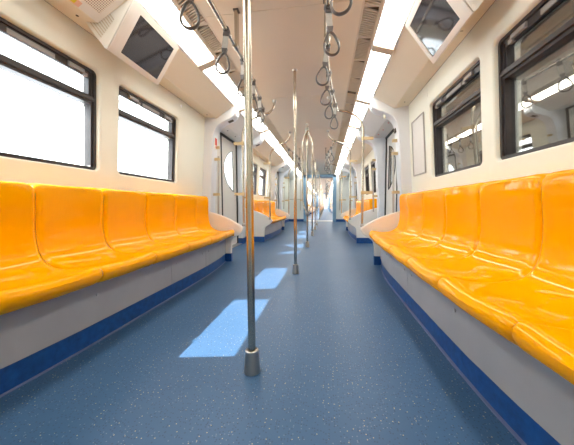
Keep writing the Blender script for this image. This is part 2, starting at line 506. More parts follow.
# ------------------------------------------------------------------ portals (door arches)
ARCH = [(0.880, 2.035), (0.866, 2.000), (0.866, 1.955), (0.885, 1.905), (0.93, 1.872), (1.00, 1.848), (1.06, 1.82), (1.11, 1.785), (1.145, 1.740),
        (1.166, 1.68), (1.180, 1.60), (1.192, 1.48), (1.203, 1.30), (1.215, 1.05), (1.235, 0.80), (1.245, 0.50), (1.25, 0.0)]
def portal(s, y0, y1):
    mb = MB()
    inner = [(x, z) for x, z in ARCH]
    outer = [(1.40, 0.0), (1.40, 1.93), (1.14, 1.925), (0.90, 2.06)]
    # skin along the inner edge with eased corners, then the two faces
    rows = []
    e = 0.018
    for (dy, off) in ((0, e), (0.004, 0.006), (e, 0), ((y1-y0)-e, 0), ((y1-y0)-0.004, 0.006), (y1-y0, e)):
        row = []
        for i, (x, z) in enumerate(inner):
            a = inner[max(0, i-1)]; b = inner[min(len(inner)-1, i+1)]
            tx, tz = b[0]-a[0], b[1]-a[1]; l = math.hypot(tx, tz)
            nx, nz = -tz/l, tx/l          # towards the wall
            row.append((s*(x+nx*off), y0+dy, z+nz*off if i < len(inner)-1 else z))
        rows.append(row)
    mb.grid(rows, True)
    for row, y in ((rows[0], y0), (rows[-1], y1)):
        # face strip from the inner curve to the outer line
        def out(z, i):
            x = inner[i][0]
            if z > 1.87: return (max(x+0.02, min(1.14, 0.90+(i)*0.05)), 2.06-(i*0.05)*0.56)
            return None
        o_pts = []
        n_top = 6
        for i in range(len(row)):
            if i <= n_top:
                t = i/n_top
                o_pts.append((s*(0.90+0.24*t), y, 2.06-0.135*t))
            elif i <= n_top+3:
                t = (i-n_top)/3
                o_pts.append((s*(1.14+0.26*t), y, 1.925+0.005*t))
            else:
                o_pts.append((s*1.40, y, min(1.93, row[i][2])))
        mb.grid([row, o_pts], False)
    o = mb.build(trim_name(), 'portal_grey'); tag(o, kind='structure')
    sk = MB(); sk.box(s*1.243, s*1.36, y0-0.004, y1+0.004, 0.0, 0.105)
    sk.build('kick_plate', 'kick_blue', o)
    return o
PORT = {}
for s in (-1, 1):
    for i, (a, b) in enumerate(PORTALS):
        PORT[(s, i)] = portal(s, a, b)
        if i in (1, 2, 3, 4):
            q = MB()
            for (x, z, tx, tz) in ((0.955, 1.862, 0.9, -0.35), (1.170, 1.67, 0.25, -1)):
                l = math.hypot(tx, tz); tx /= l; tz /= l
                nx, nz = tz, -tx
                hw = 0.035
                cyy = (a+b)/2
                c0 = (x-tx*hw, z-tz*hw); c1 = (x+tx*hw, z+tz*hw)
                q.hexa([(s*c0[0], cyy-0.03, c0[1]-0.004), (s*c1[0], cyy-0.03, c1[1]-0.004), (s*(c1[0]+.01), cyy-0.03, c1[1]+0.02), (s*(c0[0]+.01), cyy-0.03, c0[1]+0.02)],
                       [(s*c0[0], cyy+0.03, c0[1]-0.004), (s*c1[0], cyy+0.03, c1[1]-0.004), (s*(c1[0]+.01), cyy+0.03, c1[1]+0.02), (s*(c0[0]+.01), cyy+0.03, c0[1]+0.02)])
            if s < 0: q.build('vent_slot', 'hole_dark', PORT[(s, i)])
# cream sensor knob on the shaded arch
kn = MB(); kn.tube([(1.03, 3.50, 1.835), (1.028, 3.48, 1.80), (1.026, 3.475, 1.782)], [0.017, 0.017, 0.012], 12)
kn.build('sensor_knob', 'cream', PORT[(1, 1)])
kn = MB(); kn.box(1.160, 1.178, 3.50, 3.56, 1.62, 1.67); kn.build('vent_slot', 'hole_dark', PORT[(1, 1)])
# red notice on the sunlit arch
nb = MB(); nb.box(-1.190, -1.170, 3.46, 3.53, 1.50, 1.66)
nt_ = nb.build('door_notice', 'white_label'); tag(nt_, 'narrow red and white upright notice on the sunlit door arch', 'sign')
nb = MB(); nb.box(-1.171, -1.168, 3.463, 3.527, 1.545, 1.64); nb.build('red_field', 'red_label', nt_)
nb = MB(); nb.box(-1.171, -1.168, 3.475, 3.515, 1.508, 1.53); nb.build('red_mark', 'red_label', nt_)

# ------------------------------------------------------------------ doors
def make_door(n, s, y0, y1):
    root = empty('door_%d' % n, (s*1.37, (y0+y1)/2, 0)); tag(root, kind='structure')
    cy = y0+0.52
    inv = lambda x, y, z, c=Vector(root.location): (x-c.x, y-c.y, z-c.z)
    for sg in (-1, 1):
        e0, e1 = cy+sg*0.006, (y1-0.015 if sg > 0 else y0+0.015)
        # D-shaped light: straight edge away from the meeting edge
        ys = cy+sg*(0.53 if sg > 0 else 0.44); zc, hz, bul = 1.34, 0.36, (0.42 if sg > 0 else 0.24)
        arc = []
        N = 16
        for k in range(N+1):
            t = -1+2*k/N
            arc.append((ys-sg*bul*(1-abs(t)**2.0)**0.8, zc+hz*t))
        # leaf = ring between its outline and the light
        outl = []
        for k in range(N+1):
            t = -1+2*k/N
            outl.append((e0, 0.02+ (1.86-0.02)*(k/N)))
        mb = MB()
        for x in (1.355, 1.385):
            mb.grid([[(s*x, a, b) for a, b in outl], [(s*x, a, b) for a, b in arc]], False)
            mb.grid([[(s*x, ys, zc-hz), (s*x, ys, zc+hz)], [(s*x, e1, 0.02), (s*x, e1, 1.86)]], False)
            mb.add([(s*x, e0, 0.02), (s*x, ys, zc-hz), (s*x, e1, 0.02)], [(0, 1, 2)])
            mb.add([(s*x, e0, 1.86), (s*x, ys, zc+hz), (s*x, e1, 1.86)], [(0, 1, 2)])
        lp = arc+[arc[0]]
        mb.grid([[(s*1.355, a, b) for a, b in lp], [(s*1.385, a, b) for a, b in lp]], False)
        lf = mb.build('leaf', 'door_grey', root, inv)
        r = MB(); r.tube([(s*1.353, a, b) for a, b in lp], 0.008, 6); r.build('light_gasket', 'seal_black', lf, inv)
        g = MB(); g.prism([(s*1.366, a, b) for a, b in arc], [(s*1.370, a, b) for a, b in arc]); g.build('pane', 'glass', lf, inv)
        se = MB(); se.box(s*1.345, s*1.39, e0-sg*0.006, e0+sg*0.010, 0.02, 1.86); se.build('edge_seal', 'seal_black', lf, inv)
    fr = MB()
    for y in (y0+0.012, y1-0.012): fr.box(s*1.335, s*1.39, y-0.014, y+0.014, 0.0, 1.875)
    fr.box(s*1.33, s*1.39, y0, y1, 1.855, 1.885)
    fr.build('door_seal', 'seal_black', root, inv)
    th = MB(); th.box(s*1.26, s*1.42, y0, y1, 0.0, 0.008); th.build('threshold', 'steel_dark', root, inv)
    return root
n = 0
for s in (-1, 1):
    for y0, y1 in DOORS:
        n += 1; make_door(n, s, y0, y1)
# small lamps under the door header
for s in (-1, 1):
    h = MB()
    for x, y in ((1.19, 4.0), (1.19, 4.35), (1.17, 4.62)):
        h.tube([(s*x, y, 1.878), (s*x, y, 1.888)], 0.010, 10)
    o = h.build('indicator_lamp', 'red_label' if s > 0 else 'hole_dark'); tag(o, kind='structure')
    o.name = trim_name()

# ------------------------------------------------------------------ benches
SEAT = [(1.350, .800), (1.345, .832), (1.30, .845), (1.20, .847), (1.160, .843), (1.142, .828), (1.136, .800), (1.139, .74), (1.148, .66), (1.150, .58),
        (1.143, .515), (1.126, .468), (1.095, .438), (1.05, .421), (0.98, .411), (0.90, .413), (0.835, .423), (0.800, .426), (0.777, .416),
        (0.765, .396), (0.768, .372), (0.785, .350), (0.815, .335), (0.855, .330), (0.885, .345)]
def bow(y, y0, y1, amp, reach=0.95):
    u = min(y-y0, y1-y)
    return 0 if u > reach else amp*((reach-u)/reach)**2
def seat_mesh(s, ya, yb, Y0, Y1):
    prof = [(p.x, p.y) for p in spline([(x, z, 0) for x, z in SEAT], 2)]
    P = []
    for i, p in enumerate(prof):
        a = prof[max(0, i-1)]; b = prof[min(len(prof)-1, i+1)]
        tx, tz = b[0]-a[0], b[1]-a[1]; l = math.hypot(tx, tz) or 1
        P.append((p[0], p[1], tz/l, -tx/l))         # outward = into the cabin / up
    ts = [-1, -0.985, -0.955, -0.91, -0.84, -0.7, -0.45, -0.15, 0.15, 0.45, 0.7, 0.84, 0.91, 0.955, 0.985, 1]
    rows = []
    for t in ts:
        y = (ya+yb)/2+t*(yb-ya)/2*0.996
        row = []
        for i, (x, z, nx, nz) in enumerate(P):
            fr = i/(len(P)-1)
            e = max(0, (abs(t)-0.84)/0.16)
            off = -0.013*e**2.6
            dish = 0.011*(1-t*t)
            k = 1.0 if 0.22 < fr < 0.78 else (0.45 if 0.1 < fr < 0.9 else 0)
            off -= dish*k
            # the back's upper corners are rounded off
            zz = z-0.013*max(0, (abs(t)-0.72)/0.28)**2.4 if z > 0.78 else z
            wgt = min(1, max(0, (1.09-x)/0.3))
            b = bow(y, Y0, Y1, 0.055)*wgt
            # waist between two laps on the front edge
            lap = 0.010*math.cos(t*PI)*min(1, max(0, (0.86-x)/0.08)) if x < 0.86 else 0
            tp = 0.045+0.055*min(1, max(0, (z-0.42)/0.40)) if x > 0.9 else 0.03
            if abs(yb-Y1) < 1e-4: y_ = y-tp*(t+1)/2
            elif abs(ya-Y0) < 1e-4: y_ = y+tp*(1-t)/2
            else: y_ = y
            row.append((s*(x-(-nx*off)*1.0+b-lap*0.6), y_, zz+nz*off))
        rows.append(row)
    mb = MB(); mb.grid(rows, True)
    for row, end in ((rows[0], abs(ya-Y0) < 1e-4), (rows[-1], abs(yb-Y1) < 1e-4)):
        if end:       # closed cheek at the bench end
            inner = [(s*1.352, p[1], p[2]) if p[2] > 0.455 and abs(p[0]) > 1.1 else (p[0], p[1], min(p[2], 0.335)) for p in row]
            mb.grid([row, inner], False)
            k = next(i for i, q in enumerate(inner) if abs(abs(q[0])-1.352) > 1e-6)
            mb.add([inner[k-1], inner[k], row[k], (s*1.352, row[k][1], 0.335)], [(0, 2, 1), (0, 1, 3)])
    return mb
PLATE = [(1.335, .690), (1.21, .656), (1.09, .621), (0.975, .580), (0.90, .545), (0.83, .506), (0.77, .470), (0.742, .447), (0.733, .425), (0.743, .394), (0.785, .352), (0.84, .318),
         (0.875, .285), (0.890, .240), (0.898, .105), (0.90, .0), (1.335, 0.0)]
def make_bench(s, Y0, nseats, label, pitch=0.42):
    root = empty('bench', (s*1.1, Y0+nseats*pitch/2, 0))
    tag(root, label, 'bench', 'orange moulded benches along the carriage walls')
    inv = lambda x, y, z, c=Vector(root.location): (x-c.x, y-c.y, z-c.z)
    Y1 = Y0+nseats*pitch
    for k in range(nseats):
        seat_mesh(s, Y0+k*pitch, Y0+(k+1)*pitch, Y0, Y1).build('seat', 'seat_orange', root, inv)
    # grey front panels, blue kick and floor strip follow the bowed front
    def front(x, z0, z1, ya, yb, th, amp=0.085, N=10):
        mb = MB(); rows = []
        for k in range(N+1):
            y = ya+(yb-ya)*k/N
            xx = x+bow(y, Y0, Y1, amp)
            rows.append([(s*xx, y, z0), (s*xx, y, z1), (s*(xx+th), y, z1), (s*(xx+th), y, z0)])
        mb.grid(rows, False, True)
        mb.add(rows[0], [(0, 1, 2, 3)]); mb.add(rows[-1], [(3, 2, 1, 0)])
        return mb
    npan = max(3, round(nseats*pitch/0.6))
    js = [Y0+(Y1-Y0)*k/npan for k in range(npan+1)] if nseats < 7 else [Y0, Y0+1.58, Y0+2.19, Y1]
    for a, b in zip(js, js[1:]):
        pn = front(0.880, 0.108, 0.352, a+0.0015, b-0.0015, 0.02, N=6).build('front_panel', 'base_grey', root, inv)
        for y, z in ((a+0.08 if b-a < 1.4 else a+0.9, 0.255), (b-0.08, 0.255)):
            sc = MB()
            xx = 0.880+bow(y, Y0, Y1, 0.085)
            sc.tube([(s*(xx+0.002), y, z), (s*(xx-0.004), y, z)], 0.009, 10)
            sc.build('screw', 'screw', pn, inv)
    bk_ = front(0.90, 0.0, 0.34, Y0, Y1, 0.01, N=20); bk_.build('seat_box', 'hole_dark', root, inv)
    front(0.893, 0.0, 0.107, Y0, Y1, 0.012, N=24).build('kick_plate', 'kick_blue', root, inv)
    front(0.880, 0.0, 0.004, Y0, Y1, 0.014, N=24).build('floor_strip', 'strip_line', root, inv)
    for y, sg in ((Y0-0.045, -1), (Y1+0.005, 1)):
        mb = MB()
        pl = [(p.x, p.y) for p in spline([(x, z, 0) for x, z in PLATE[:14]], 3)]+PLATE[14:]
        cx_, cz_ = 1.08, 0.35
        shr = lambda q: (q[0]+(0.010 if q[0] < 1.3 else 0), q[1]-(0.009 if q[1] > .44 else 0))
        a = [(s*shr(q)[0], y, shr(q)[1]) for q in pl]; b = [(s*q[0], y+0.010, q[1]) for q in pl]
        c = [(s*q[0], y+0.030, q[1]) for q in pl]; d = [(s*shr(q)[0], y+0.040, shr(q)[1]) for q in pl]
        mb.grid([a, b, c, d], True, True)
        mb.add(a, [tuple(range(len(a)))]); mb.add(d, [tuple(range(len(d)-1, -1, -1))])
        ep = mb.build('end_panel', 'plate_white', root, inv)
        kk = MB(); kk.box(s*0.895, s*1.33, y-0.004, y+0.044, 0.0, 0.105); kk.build('kick_plate', 'kick_blue', ep, inv)
    return root
B1 = {}
B1[-1] = make_bench(-1, 0.315, 7, 'long orange bench under the bright white windows beside the nearest pole')
B1[1] = make_bench(1, 0.335, 7, 'long orange bench under the dark reflecting windows close to the viewpoint')
B2 = {}
B2[-1] = make_bench(-1, 5.17, 6, 'orange bench beyond the first doorway on the sunlit side')
B2[1] = make_bench(1, 5.17, 6, 'orange bench beyond the first doorway on the shaded side')

# ------------------------------------------------------------------ poles
def pole_base(mb, x=0, y=0):
    mb.lathe((x, y, 0), [(0.036, 0.0), (0.037, 0.006), (0.0345, 0.014), (0.030, 0.080), (0.028, 0.096), (0.024, 0.099), (0.022, 0.092), (0.0168, 0.090)], 28)
def make_pole(y, label):
    root = empty('grab_pole', (0, y, 0)); tag(root, label, 'pole', 'floor to ceiling poles down the aisle')
    t = MB(); t.tube([(0, 0, 0.05), (0, 0, 1.0), (0, 0, Z_CEIL)], 0.0162, 20, False); t.build('tube', 'steel', root)
    b = MB(); pole_base(b); b.build('base_collar', 'steel_dark', root)
    b = MB(); b.lathe((0, 0, 0), [(0.018, 2.074), (0.024, 2.080), (0.026, 2.0898)], 24); b.build('ceiling_flange', 'steel_dark', root)
    return root
def make_triple(y, label):
    root = empty('grab_pole', (0, y, 0)); tag(root, label, 'pole', 'floor to ceiling poles down the aisle')
    t = MB(); t.tube([(0, 0, 0.05), (0, 0, 0.60)], 0.0162, 16, False); t.tube([(0, 0, 1.99), (0, 0, Z_CEIL)], 0.0162, 16, False)
    t.build('tube', 'steel', root)
    for k in range(3):
        a = math.radians(30+120*k); dx, dy = math.cos(a), math.sin(a)
        R_ = 0.10
        pts = [(0.008, 0.58), (0.03, 0.63), (0.07, 0.72), (0.094, 0.82), (R_, 0.92), (R_, 1.3), (R_, 1.66), (0.094, 1.76), (0.07, 1.86), (0.03, 1.95), (0.008, 2.01)]
        br = MB(); br.tube(spline([(dx*r, dy*r, z) for r, z in pts], 4), 0.0145, 12); br.build('branch', 'steel', root)
    b = MB(); b.lathe((0, 0, 0), [(0.018, 0.545), (0.030, 0.555), (0.036, 0.575), (0.036, 0.60), (0.030, 0.625), (0.018, 0.635)], 20)
    b.lathe((0, 0, 0), [(0.018, 1.975), (0.028, 1.985), (0.030, 2.01), (0.020, 2.03)], 20); b.build('junction_collar', 'steel_dark', root)
    b = MB(); pole_base(b); b.build('base_collar', 'steel_dark', root)
    b = MB(); b.lathe((0, 0, 0), [(0.018, 2.074), (0.024, 2.080), (0.026, 2.0898)], 20); b.build('ceiling_flange', 'steel_dark', root)
    return root
P0 = make_pole(1.077, 'tall steel pole nearest the viewpoint, standing in the sun patch')
make_pole(2.753, 'single steel pole, second one down the aisle')
T0 = make_triple(4.565, 'steel pole splitting into three branches between the first doors')
make_pole(6.28, 'single steel pole midway along the second pair of benches')
make_pole(7.95, 'single steel pole near the far end of the second benches')
make_triple(9.60, 'three branched steel pole past the second doors before the gangway')

# ------------------------------------------------------------------ strap rails, stanchions, straps
def rail_x(u):                     # outward swing against the distance to the rail's end
    k = [(0.0, 0.465), (0.32, 0.42), (0.66, 0.375), (0.97, 0.345), (1.25, 0.323), (9, 0.32)]
    for (a, x0), (b, x1) in zip(k, k[1:]):
        if u <= b: return x0+(x1-x0)*(u-a)/(b-a)
    return 0.32
Z_RAIL = 1.85
def make_rail(s, y0, y1, label):
    root = empty('strap_rail', (s*0.32, (y0+y1)/2, Z_RAIL)); tag(root, label, 'rail', 'strap rails under the ceiling')
    inv = lambda x, y, z, c=Vector(root.location): (x-c.x, y-c.y, z-c.z)
    pts = []; N = 40
    for k in range(N+1):
        y = y0+(y1-y0)*k/N; u = min(y-y0, y1-y)
        pts.append((s*rail_x(u), y, Z_RAIL+(0.05*(1-u/0.3)**2 if u < 0.3 else 0)))
    t = MB(); t.tube(spline(pts, 2), 0.0135, 12); t.build('tube', 'rail_steel', root, inv)
    for y in (y0+(y1-y0)*0.53,):
        h = MB(); h.box(s*0.300, s*0.322, y-0.018, y+0.018, Z_RAIL-0.01, Z_CEIL-0.004)
        h.tube([(s*0.32, y-0.024, Z_RAIL), (s*0.32, y+0.024, Z_RAIL)], 0.022, 14)
        h.build('hanger', 'rail_steel', root, inv)
        h = MB(); h.box(s*0.292, s*0.330, y-0.022, y+0.022, Z_CEIL-0.008, Z_CEIL+0.0005); h.build('hanger_plate', 'clamp_dark', root, inv)
    return root
def make_stanchion(s, y, sg, label):     # sg: which way the door lies
    root = empty('stanchion', (s*0.765, y, 0.44)); tag(root, label, 'stanchion', 'curved stanchions at the bench ends')
    inv = lambda x, yy, z, c=Vector(root.location): (x-c.x, yy-c.y, z-c.z)
    d = lambda v: y+sg*v
    P = [(0.765, d(0), 0.455), (0.765, d(0), 0.9), (0.765, d(0), 1.40), (0.765, d(0), 1.60), (0.752, d(0.003), 1.70), (0.71, d(0.008), 1.785), (0.65, d(0.016), 1.835),
         (0.56, d(0.03), 1.878), (0.475, d(0.05), 1.905), (0.42, d(0.062), 1.930), (0.378, d(0.078), 1.975), (0.357, d(0.085), 2.03), (0.352, d(0.086), Z_CEIL)]
    t = MB(); t.tube(spline([(s*a, b, c) for a, b, c in P], 4), 0.0145, 14); t.build('tube', 'steel', root, inv)
    b = MB(); b.lathe((s*0.352, d(0.086), 0), [(0.016, 2.064), (0.026, 2.072), (0.030, 2.0898)], 18); b.build('ceiling_flange', 'steel_dark', root, inv)
    b = MB(); b.lathe((s*0.765, d(0), 0), [(0.022, 0.448), (0.024, 0.46), (0.020, 0.485), (0.016, 0.49)], 18); b.build('foot_collar', 'steel_dark', root, inv)
    for z in (1.535, 0.875):
        c = MB(); c.box(s*0.745, s*0.885, d(0)-0.010, d(0)+0.010, z-0.017, z+0.017)
        c.tube([(s*0.765, d(0), z-0.022), (s*0.765, d(0), z+0.022)], 0.020, 14)
        c.build('bracket', 'bracket_gold', root, inv)
    return root
def make_strap(label, group):
    root = empty('grab_strap'); tag(root, label, 'grab strap', group)
    c = MB(); c.tube([(0, -0.017, 0), (0, 0.017, 0)], 0.0205, 14); c.box(-0.019, 0.019, -0.008, 0.008, -0.036, -0.012)
    c.build('clamp', 'clamp_dark', root)
    b = MB(); b.box(-0.018, 0.018, -0.0035, 0.0035, -0.118, -0.030); b.build('webbing', 'band_grey', root)
    kp = [(-.019, -.112), (.019, -.112), (.010, -.146), (-.010, -.146)]
    k = MB(); k.prism([(x, -0.009, z) for x, z in kp], [(x, 0.009, z) for x, z in kp])
    k.build('buckle', 'clamp_dark', root)
    pts = [(0.0, -0.138), (0.017, -0.153), (0.033, -0.182), (0.043, -0.214), (0.040, -0.242), (0.023, -0.262), (0.0, -0.268)]
    loop = [(x, 0, z) for x, z in pts]+[(-x, 0, z) for x, z in pts[-2::-1]]
    l = MB(); l.tube(spline(loop, 4), 0.0105, 8, True, 0.0065); l.build('loop', 'grip_grey', root)
    return root
strap0 = None
def place_strap(x, y, rz, tilt, label, group, z=Z_RAIL):
    global strap0
    if strap0 is None:
        strap0 = make_strap(label, group); o = strap0
    else:
        o = copy_tree(strap0); o['label'] = label; o['group'] = group
    o.location = (x, y, z); o.rotation_euler = (tilt[0], tilt[1], rz)
    return o
def cnt(s): return 'bright windows' if s < 0 else 'dark windows'
R1 = (0.13, 3.43); R2 = (5.00, 7.80)
rnd = random.Random(3)
for s in (-1, 1):
    make_rail(s, R1[0], R1[1], 'long steel strap rail above the near bench by the %s' % cnt(s))
    make_rail(s, R2[0], R2[1], 'steel strap rail above the second bench on the %s' % SIDE[s])
    for y, sg, where in ((0.21, -1, 'behind the viewpoint at the near bench end on the %s'), (3.40, 1, 'at the far end of the near bench on the %s'), (5.08, -1, 'at the near end of the second bench on the %s'), (7.76, 1, 'at the far end of the second bench on the %s')):
        make_stanchion(s, y, sg, 'curved steel stanchion '+where % SIDE[s])
    ys = [0.56, 0.91, 1.27, 1.71, 2.06, 2.42, 2.77, 3.11] if s < 0 else [0.55, 0.90, 1.28, 1.60, 1.98, 2.36, 2.74, 3.09]
    rzs = [0.2, 0.3, 0.25, 0.1, -0.3, 0.4, -0.2, 0.35] if s < 0 else [0.1, 0.4, -0.15, 0.25, 0.15, -0.2, 0.5, 0.3]
    lat = [0, 0, 0.05, 0.14, 0.06, 0.05, -.06, .08] if s < 0 else [0, 0, -.22, -.10, .15, .11, .13, .05]
    for k, y in enumerate(ys):
        u = min(y-R1[0], R1[1]-y)
        place_strap(s*rail_x(u), y, rzs[k], (rnd.uniform(-.05, .05), lat[k]),
                    '%s hanging grab strap along the near rail by the %s' % (ORD[k], cnt(s)), 'grab straps on the near rails')
    for k in range(7):
        y = 5.33+0.355*k; u = min(y-R2[0], R2[1]-y)
        place_strap(s*rail_x(u), y, rnd.uniform(-.4, .4), (rnd.uniform(-.08, .08), rnd.uniform(-.08, .08)),
                    '%s hanging grab strap along the second rail on the %s' % (ORD[k], SIDE[s]), 'grab straps on the second rails')

# ------------------------------------------------------------------ door grab rails on the arches
for s in (-1, 1):
    for (y, nm) in ((3.51, 'first door arch past the near bench'), (4.94, 'arch beyond the first doors'), (7.89, 'arch at the end of the second bench'), (9.34, 'arch before the gangway')):
        root = empty('grab_rail', (s*1.17, y, 0.60)); tag(root, 'upright steel grab rail on the %s, %s' % (nm, SIDE[s]), 'grab rail', 'upright grab rails on the door arches')
        inv = lambda x, yy, z, c=Vector(root.location): (x-c.x, yy-c.y, z-c.z)
        t = MB(); t.tube([(s*1.165, y, 0.60), (s*1.155, y, 0.95), (s*1.143, y, 1.40)], 0.0135, 12); t.build('tube', 'steel_dark', root, inv)
        for z in (0.88, 1.36):
            b = MB(); x0 = 1.155 if z < 1 else 1.143
            b.box(s*(x0-0.016), s*1.235, y-0.016, y+0.016, z-0.018, z+0.018); b.build('bracket', 'bracket_gold', root, inv)
        b = MB(); b.box(s*1.13, s*1.22, y-0.016, y+0.016, 1.50, 1.535); b.build('bracket', 'bracket_gold', root, inv)

# ------------------------------------------------------------------ monitors in the coves
def make_monitor(s, label):
    A, B = (0.872, 2.006), (1.070, 1.722)        # upper and lower edge of the face
    y0, y1 = 1.58, 2.09
    root = empty('monitor', (s*1.0, (y0+y1)/2, 1.87)); tag(root, label, 'monitor')
    inv = lambda x, y, z, c=Vector(root.location): (x-c.x, y-c.y, z-c.z)
    L = math.hypot(B[0]-A[0], B[1]-A[1])
    e = ((B[0]-A[0])/L, (B[1]-A[1])/L); nn = (e[1], -e[0])      # nn points down into the cabin
    if nn[1] > 0: nn = (-nn[0], -nn[1])
    def pt(v, y, d): return (s*(A[0]+e[0]*v+nn[0]*d), y, A[1]+e[1]*v+nn[1]*d)
    # housing from the bezel back to the cove, wider at the back
    def backpt(v, y):
        q = lerp((0.888, 2.03), (1.20, 1.89), v/L); return (s*q[0], y, q[1])
    mb = MB()
    def loop_rect(v0, v1, a, b, d): return [pt(v0, a, d), pt(v1, a, d), pt(v1, b, d), pt(v0, b, d)]
    mb.hexa(loop_rect(0, L, y0, y1, -0.03), loop_rect(0, L, y0, y1, -0.010))
    mb.hexa([backpt(0, y0-0.004), backpt(L, y0-0.025), backpt(L, y1+0.01), backpt(0, y1+0.01)], loop_rect(0.004, L, y0, y1, -0.03))
    mb.build('housing', 'screen_white', root, inv)
    bz = MB(); t = 0.036
    o = [pt(0, y0, 0), pt(L, y0, 0), pt(L, y1, 0), pt(0, y1, 0)]
    t2 = 0.085
    i = [pt(t, y0+t2, 0), pt(L-t, y0+t2, 0), pt(L-t, y1-t, 0), pt(t, y1-t, 0)]
    i2 = [pt(t, y0+t2, -0.006), pt(L-t, y0+t2, -0.006), pt(L-t, y1-t, -0.006), pt(t, y1-t, -0.006)]
    o2 = [pt(0, y0, -0.004), pt(L, y0, -0.004), pt(L, y1, -0.004), pt(0, y1, -0.004)]
    bz.grid([o2, o, i, i2], False, True); bz.build('bezel', 'screen_white', root, inv)
    sc = MB(); sc.hexa([pt(t-.002, y0+t2-.002, -0.008), pt(L-t+.002, y0+t2-.002, -0.008), pt(L-t+.002, y1-t+.002, -0.008), pt(t-.002, y1-t+.002, -0.008)],
                       [pt(t-.002, y0+t2-.002, -0.005), pt(L-t+.002, y0+t2-.002, -0.005), pt(L-t+.002, y1-t+.002, -0.005), pt(t-.002, y1-t+.002, -0.005)])
    sc.build('screen', 'screen_glass', root, inv)
    # cooling slots on the tapered near cheek
    sl = MB()
    p00, p01 = Vector(pt(L*0.45, y0, -0.03)), Vector(pt(L, y0, -0.03))
    q00, q01 = Vector(backpt(L*0.45, y0-0.015)), Vector(backpt(L, y0-0.025))
    for k in range(9):
        t_ = 0.12+0.82*k/9
        a = p00.lerp(p01, t_); b = q00.lerp(q01, t_)
        c0 = a.lerp(b, 0.28); c1 = a.lerp(b, 0.9)
        nv = Vector((0, -0.004, -0.002))
        w_ = (p01-p00).normalized()*0.004
        sl.hexa([c0, c1, c1+w_, c0+w_], [c0+nv, c1+nv, c1+w_+nv, c0+w_+nv])
    tag(sl.build('cooling_slot', 'grille_tan', root, inv), kind='stuff')
    return root
make_monitor(-1, 'blank wide monitor hung below the light strip above the bright windows')
make_monitor(1, 'blank wide monitor hung below the light strip above the dark windows')
def cove_pt(s, t, y, d=0.0):        # t along the slanted board, d out of it
    q = lerp(CV_TOP, CV_CREASE, t); l = math.hypot(CV_CREASE[0]-CV_TOP[0], CV_CREASE[1]-CV_TOP[1])
    nx, nz = -(CV_TOP[1]-CV_CREASE[1])/l, -(CV_CREASE[0]-CV_TOP[0])/l
    return (s*(q[0]+nx*d), y, q[1]+nz*d)
for s in (-1, 1):
    g = MB(); a, b = 1.19, 1.545
    R_ = lambda t0, t1, y0, y1, d: [cove_pt(s, t0, y0, d), cove_pt(s, t1, y0, d), cove_pt(s, t1, y1, d), cove_pt(s, t0, y1, d)]
    g.hexa(R_(0.02, 0.99, a, b+0.02, 0.001), R_(0.02, 0.99, a, b+0.02, 0.006))
    o = g.build('speaker_panel', 'screen_white'); tag(o, 'perforated speaker board in the slanted cove before the monitor, %s' % SIDE[s], 'speaker')
    g = MB(); g.hexa(R_(0.26, 0.80, a+0.05, b-0.02, 0.006), R_(0.26, 0.80, a+0.05, b-0.02, 0.009)); g.build('perforated_plate', 'perforated', o)
    # screw caps and slit in the lower band of the cove
    band = lambda x, y: (s*x, y, 1.883+(x-1.123)/(1.290-1.123)*0.022)
    ys = (1.50, 2.13, 3.30) if s < 0 else (1.42, 1.88, 3.26)
    c = MB()
    for y in ys:
        p = band(1.20, y); c.tube([(p[0], p[1], p[2]+0.002), (p[0], p[1], p[2]-0.003)], 0.0085, 12)
    if s > 0: p = band(1.20, 2.02); c.box(p[0]-0.03, p[0]+0.03, p[1], p[1]+0.003, p[2]-0.002, p[2])
    c.build('screw_cap', 'hole_dark', COVES[s])
stk = MB(); Q = lambda t0, t1, y0, y1, d: [cove_pt(-1, t0, y0, d), cove_pt(-1, t1, y0, d), cove_pt(-1, t1, y1, d), cove_pt(-1, t0, y1, d)]
stk.hexa(Q(.86, .985, 1.30, 1.425, .0065), Q(.86, .985, 1.30, 1.425, .0085))
so = stk.build('sticker', 'sticker_pink'); tag(so, 'small pink and yellow sticker on the cove above the nearest bright window', 'sticker')
stk = MB(); stk.hexa(Q(.88, .97, 1.33, 1.395, .0080), Q(.88, .97, 1.33, 1.395, .0095))
stk.build('yellow_field', 'sticker_yellow', so)

# ------------------------------------------------------------------ empty poster frame on the shaded wall
mp = wall_map(1)
pf = empty('poster_frame', (0, 0, 0)); tag(pf, 'slim empty poster frame on the wall between dark window and arch', 'frame')
q = MB(); y0, y1, z0, z1 = 2.93, 3.30, 1.05, 1.665
q.box(-0.014, -0.001, y0, y0+0.012, z0, z1); q.box(-0.014, -0.001, y1-0.012, y1, z0, z1)
q.box(-0.014, -0.001, y0, y1, z0, z0+0.012); q.box(-0.014, -0.001, y0, y1, z1-0.012, z1)
q.build('frame', 'poster_frame', pf, mp)
q = MB(); q.box(-0.008, -0.001, y0+0.012, y1-0.012, z0+0.012, z1-0.012); q.build('backing', 'poster_paper', pf, mp)

